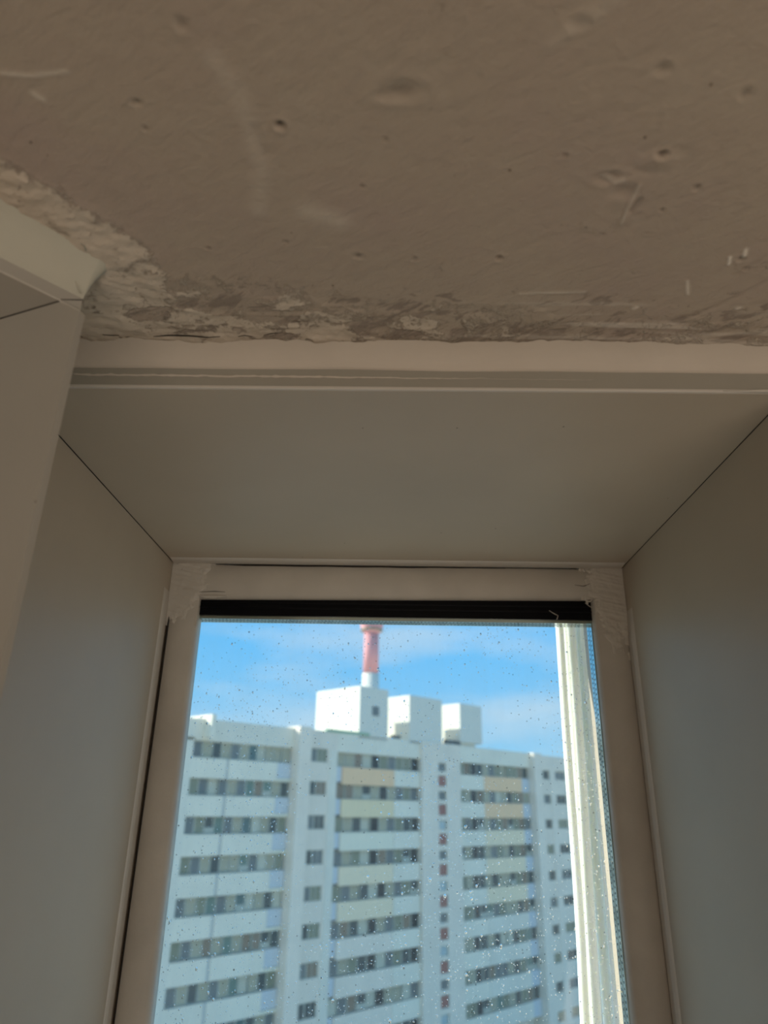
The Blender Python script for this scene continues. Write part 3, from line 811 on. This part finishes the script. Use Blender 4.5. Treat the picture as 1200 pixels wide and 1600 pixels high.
fpart('roof_parapet', [(-11.6, -6.5, .02, 1.2, ZT0 + .16, ZR + .05)], M_GREY)
fpart('roof_parapet', [(-6.5, 4.9, 0, 1.2, ZT0, ZR + .03)], M_WHITE); fpart('roof_parapet', [(11.1, 24.4, 0, 1.2, ZT0, ZR)], M_WHITE)
fpart('roof_parapet', [(4.9, 11.1, -.25, 1.2, ZT0, ZR + .02)], M_GREY); fpart('roof_parapet', [(24.4, U1, 0, 1.2, ZT0, ZR - .1)], M_GREY)
fpart('roof_fin', [(-20.9, -20.5, -1.0, 12.0, 4.85, ZR + .30)], M_WHITE)
# piers and columns
fpart('column', [(-11.75, -10.35, -.85, 1.2, GZ, ZR + .15)], M_GREY)
fpart('column', [(-7.45, -6.5, 0, 1.2, GZ, ZT0 + .16)], M_PALE)
fpart('column', [(24.5, 26.2, -.7, 1.2, GZ, ZR)], M_GREY)
fpart('pier', [(-22.35, -21.7, 0, 1.2, GZ, ZT0)], M_PALE)
fpart('pier', [(U0, -24.4, 0, 1.2, GZ, ZT0 + .2)], M_PALE)
fpart('stair_wall', [(4.9, 7.45, -.25, 1.2, GZ, ZT0)], M_GREY); fpart('stair_wall', [(8.7, 11.1, -.25, 1.2, GZ, ZT0)], M_GREY)
for u_a, u_b in ((26.2, 26.65), (28.8, 30.05), (32.4, 34.2), (36.4, U1)): fpart('pier', [(u_a, u_b, 0, 1.2, GZ, ZT0)], M_GREY)
rb = random.Random(11)
def window(u0, u1, z0, z1, v, kind, nm='window', split=True):
    w_ = fpart(nm, [(u0, u1, v, v + .08, z1 - .06, z1), (u0, u1, v, v + .08, z0, z0 + .06), (u0, u0 + .06, v, v + .08, z0 + .06, z1 - .06), (u1 - .06, u1, v, v + .08, z0 + .06, z1 - .06)] + ([((u0 + u1) / 2 - .03, (u0 + u1) / 2 + .03, v, v + .08, z0 + .06, z1 - .06)] if split else []), M_FRAME)
    p = fpart('pane', [(u0 + .06, u1 - .06, v + .03, v + .06, z0 + .06, z1 - .06)], PANES[kind], w_)
    return w_
seqA = ['olive', 'slate', 'beige', 'dark', 'beige', 'slate', 'beige', 'teal', 'cream', 'beige', 'dark', 'olive', 'brown']
seqC = ['olive', 'slate', 'beige', 'dark', 'cream', 'black', 'beige', 'slate', 'olive', 'dark', 'black']
seqE = ['olive', 'beige', 'black', 'dark', 'beige', 'slate', 'olive', 'beige', 'dark', 'olive', 'brown', 'dark']
def bank(us, ue, seq, zb, zt, k, nm):
    n_ = len(seq); w_ = (ue - us) / n_
    for i, kd in enumerate(seq):
        if kd not in ('black',) and rb.random() < .30: kd = rb.choice(['beige', 'olive', 'slate', 'brown', 'cream', 'green', 'dark', 'olive'])
        a_, c_ = us + i * w_ + .02, us + (i + 1) * w_ - .02
        zz = zb
        if kd in ('dark', 'teal', 'green') and rb.random() < .5: zz = zb + .42      # shorter sash above a solid panel
        if nm == 'loggia_window': window(a_, c_, zz, zt, .20 + rb.uniform(0, .15), kd, nm, split=False)
        if zz > zb: fillers.append((a_, c_, .26, .32, zb, zz))
fillers = []
for k in range(NR_):
    zp, zt = ZP0 - H * k, ZT0 - H * k; zb = zp - 1.52; vis = k < 9
    if vis:
        bank(-21.6, -11.85, seqA[:11] if k % 2 else seqA[1:12], zp + .02, zt, k, 'loggia_window')
        bank(-6.4, 4.85, seqC[:10] if k % 3 == 1 else seqC[1:], zp + .02, zt, k, 'loggia_window')
        bank(11.15, 24.4, seqE, zp + .02, zt, k, 'loggia_window')
    # parapets
    fpart('parapet_panel', [(-21.7, -18.5, 0, .14, zb, zp)], M_WHITE); fpart('parapet_panel', [(-18.25, -13.35, 0, .14, zb, zp)], M_WHITE)
    fpart('pipe_shadow_strip', [(-18.5, -18.25, .06, .12, zb, zp)], M_PIPE_SH)  # grey strip painting in the drain pipe's shadow on the parapet
    fpart('parapet_panel', [(-13.30, -11.8, .10, .22, zb + .25, zp)], M_BLUE, label='light blue panel at the end of the balcony')
    fpart('sill_slab', [(-13.35, -11.8, -.02, .3, zb, zb + .22)], M_CREAM)
    pc = [M_PEACH, M_TAN, M_CREAM, M_PCH2, M_PCH2][k] if k < 5 else M_GREY
    kw = dict(label='peach coloured balcony panel') if k < 5 else {}
    fpart('parapet_panel', [(-6.45, -5.85, .10, .22, zb + .2, zp)], M_BLUE)
    fpart('parapet_panel', [(-5.80, 1.05, 0, .14, zb, zp)], pc, **kw)
    fpart('parapet_panel', [(1.10, 4.85, 0, .14, zb, zp)], M_WHITE)
    pe = [M_PEACH, M_PEACH, M_PCH2, M_PCH2, M_PCH2][k] if k < 5 else M_PALE
    fpart('parapet_panel', [(11.15, 15.45, 0, .14, zb, zp)], M_WHITE); fpart('parapet_panel', [(15.50, 22.75, 0, .14, zb, zp)], pe, **kw)
    fpart('parapet_panel', [(22.80, 24.45, .12, .24, zb, zp)], M_BLUE)
    # single windows between the piers
    zs_ = 3.62 - H * k; ztop = 4.80 - H * k
    fpart('spandrel', [(-10.35, -7.45, .04, 1.2, ztop - H, zs_)], M_GREY)
    fpart('window_pier', [(-10.35, -10.12, .04, 1.2, zs_, ztop)], M_GREY); fpart('window_pier', [(-7.68, -7.45, .04, 1.2, zs_, ztop)], M_GREY)
    fpart('spandrel', [(-24.4, -22.35, .02, 1.2, 4.85 - H * (k + 1), 3.7 - H * k)], M_PALE)
    for ua, ub in ((26.65, 28.8), (30.05, 32.4), (34.2, 36.4)):
        fpart('spandrel', [(ua, ub, .04, 1.2, 4.5 - H * (k + 1), 3.45 - H * k)], M_GREY)
        if k == 0: fpart('spandrel', [(ua, ub, .04, 1.2, 4.5, 4.66)], M_GREY)
    if vis:
        kd = ['olive', 'brown', 'dark', 'slate', 'olive'][k % 5]
        wN = window(-10.10, -8.9, zs_ + .01, ztop - .01, .12, 'dark' if k % 2 else 'slate', 'window'); window(-8.88, -7.70, zs_ + .01, ztop - .01, .12, kd, 'window')
        window(-24.3, -22.4, 3.72 - H * k, 4.83 - H * k, .3, ['teal', 'slate', 'paleb', 'dark'][k % 4])
        window(26.70, 28.75, 3.47 - H * k, 4.48 - H * k, .15, ['dark', 'slate', 'dark', 'olive'][k % 4])
        window(30.10, 32.35, 3.47 - H * k, 4.48 - H * k, .15, ['slate', 'dark', 'olive', 'dark'][k % 4])
    # stair windows alternate with red ones
    fpart('stair_wall', [(7.45, 8.7, -.25, 1.2, 3.15 - H * k, 3.50 - H * k)], M_GREY); fpart('stair_wall', [(7.45, 8.7, -.25, 1.2, 4.38 - H * (k + 1), 2.02 - H * k)], M_GREY)
    if k == 0: fpart('stair_wall', [(7.45, 8.7, -.25, 1.2, 4.38, ZT0)], M_GREY)
    if vis:
        window(7.47, 8.68, 3.51 - H * k, 4.37 - H * k, -.10, 'slate' if k == 0 or k % 2 else 'paleb', 'stair_window', split=False)
        window(7.47, 8.68, 2.03 - H * k, 3.14 - H * k, -.18, 'red', 'stair_window')['label'] = 'dark red stairwell window'
o_ = fpart('loggia_infill', fillers, M_FRAME); o_['kind'] = 'stuff'
# rooftop machine rooms
b1 = fpart('rooftop_room', [(-3.88, .08, 0, 6.7, ZR - .3, 11.05)], M_BOXW, label='largest white rooftop room in front of the chimney')
fpart('small_window', [(-2.15, -1.25, -.06, .04, 8.35, 9.25)], PANES['slate'], b1)
b2 = fpart('rooftop_room', [(3.25, 8.40, 0, 6.7, ZR - .3, 10.95)], M_BOXW)
b3 = fpart('rooftop_room', [(11.48, 15.40, 0, 6.7, 6.75, 10.95), (11.8, 14.6, .4, 6.5, 5.8, 6.75)], M_BOXW)
fpart('louvre', [(9.3, 11.6, .1, .6, 6.3, 6.85)], PANES['dark'])
fpart('louvre', [(.9, 2.1, .1, .5, 6.3, 6.7)], PANES['dark'])
fpart('planting_strip', [(-8.0, -2.5, -.05, .2, 6.35, 6.62)], fm('green_strip', (.36, .52, .36)))

# ------------------------------------------------------------------ chimney
ch = empty('chimney', (-3.40, 100, GZ)); tag(ch, 'tall round red chimney with a flared collar rising behind the apartment block', 'chimney')
def cyl(nm, prof_, m, label=None):
    b = bm_new(); rs = [[(-3.40 + r * math.cos(a), 100 + r * math.sin(a), z) for a in [2 * math.pi * i / 32 for i in range(32)]] for r, z in prof_]
    rings(b, rs, closed=True); o_ = obj(nm, b, m, ch, label, smooth=True); o_.matrix_parent_inverse = Matrix.Translation(ch.location).inverted(); return o_
M_RED = fm('chimney_red', (.70, .32, .33)); 
cyl('base_shaft', [(1.9, GZ), (1.16, 17.0)], M_BOXW, 'white painted lower part of the shaft')
cyl('shaft', [(1.09, 17.0), (1.02, 23.2)], M_RED)
cyl('collar', [(1.05, 22.7), (1.45, 23.3), (1.62, 23.7), (1.62, 24.2), (1.20, 24.9)], M_RED)
cyl('rail', [(1.55, 23.0), (1.60, 23.05), (1.60, 23.25), (1.55, 23.3)], PANES['brown'])
cyl('upper_shaft', [(1.0, 24.9), (.95, 34)], M_RED)
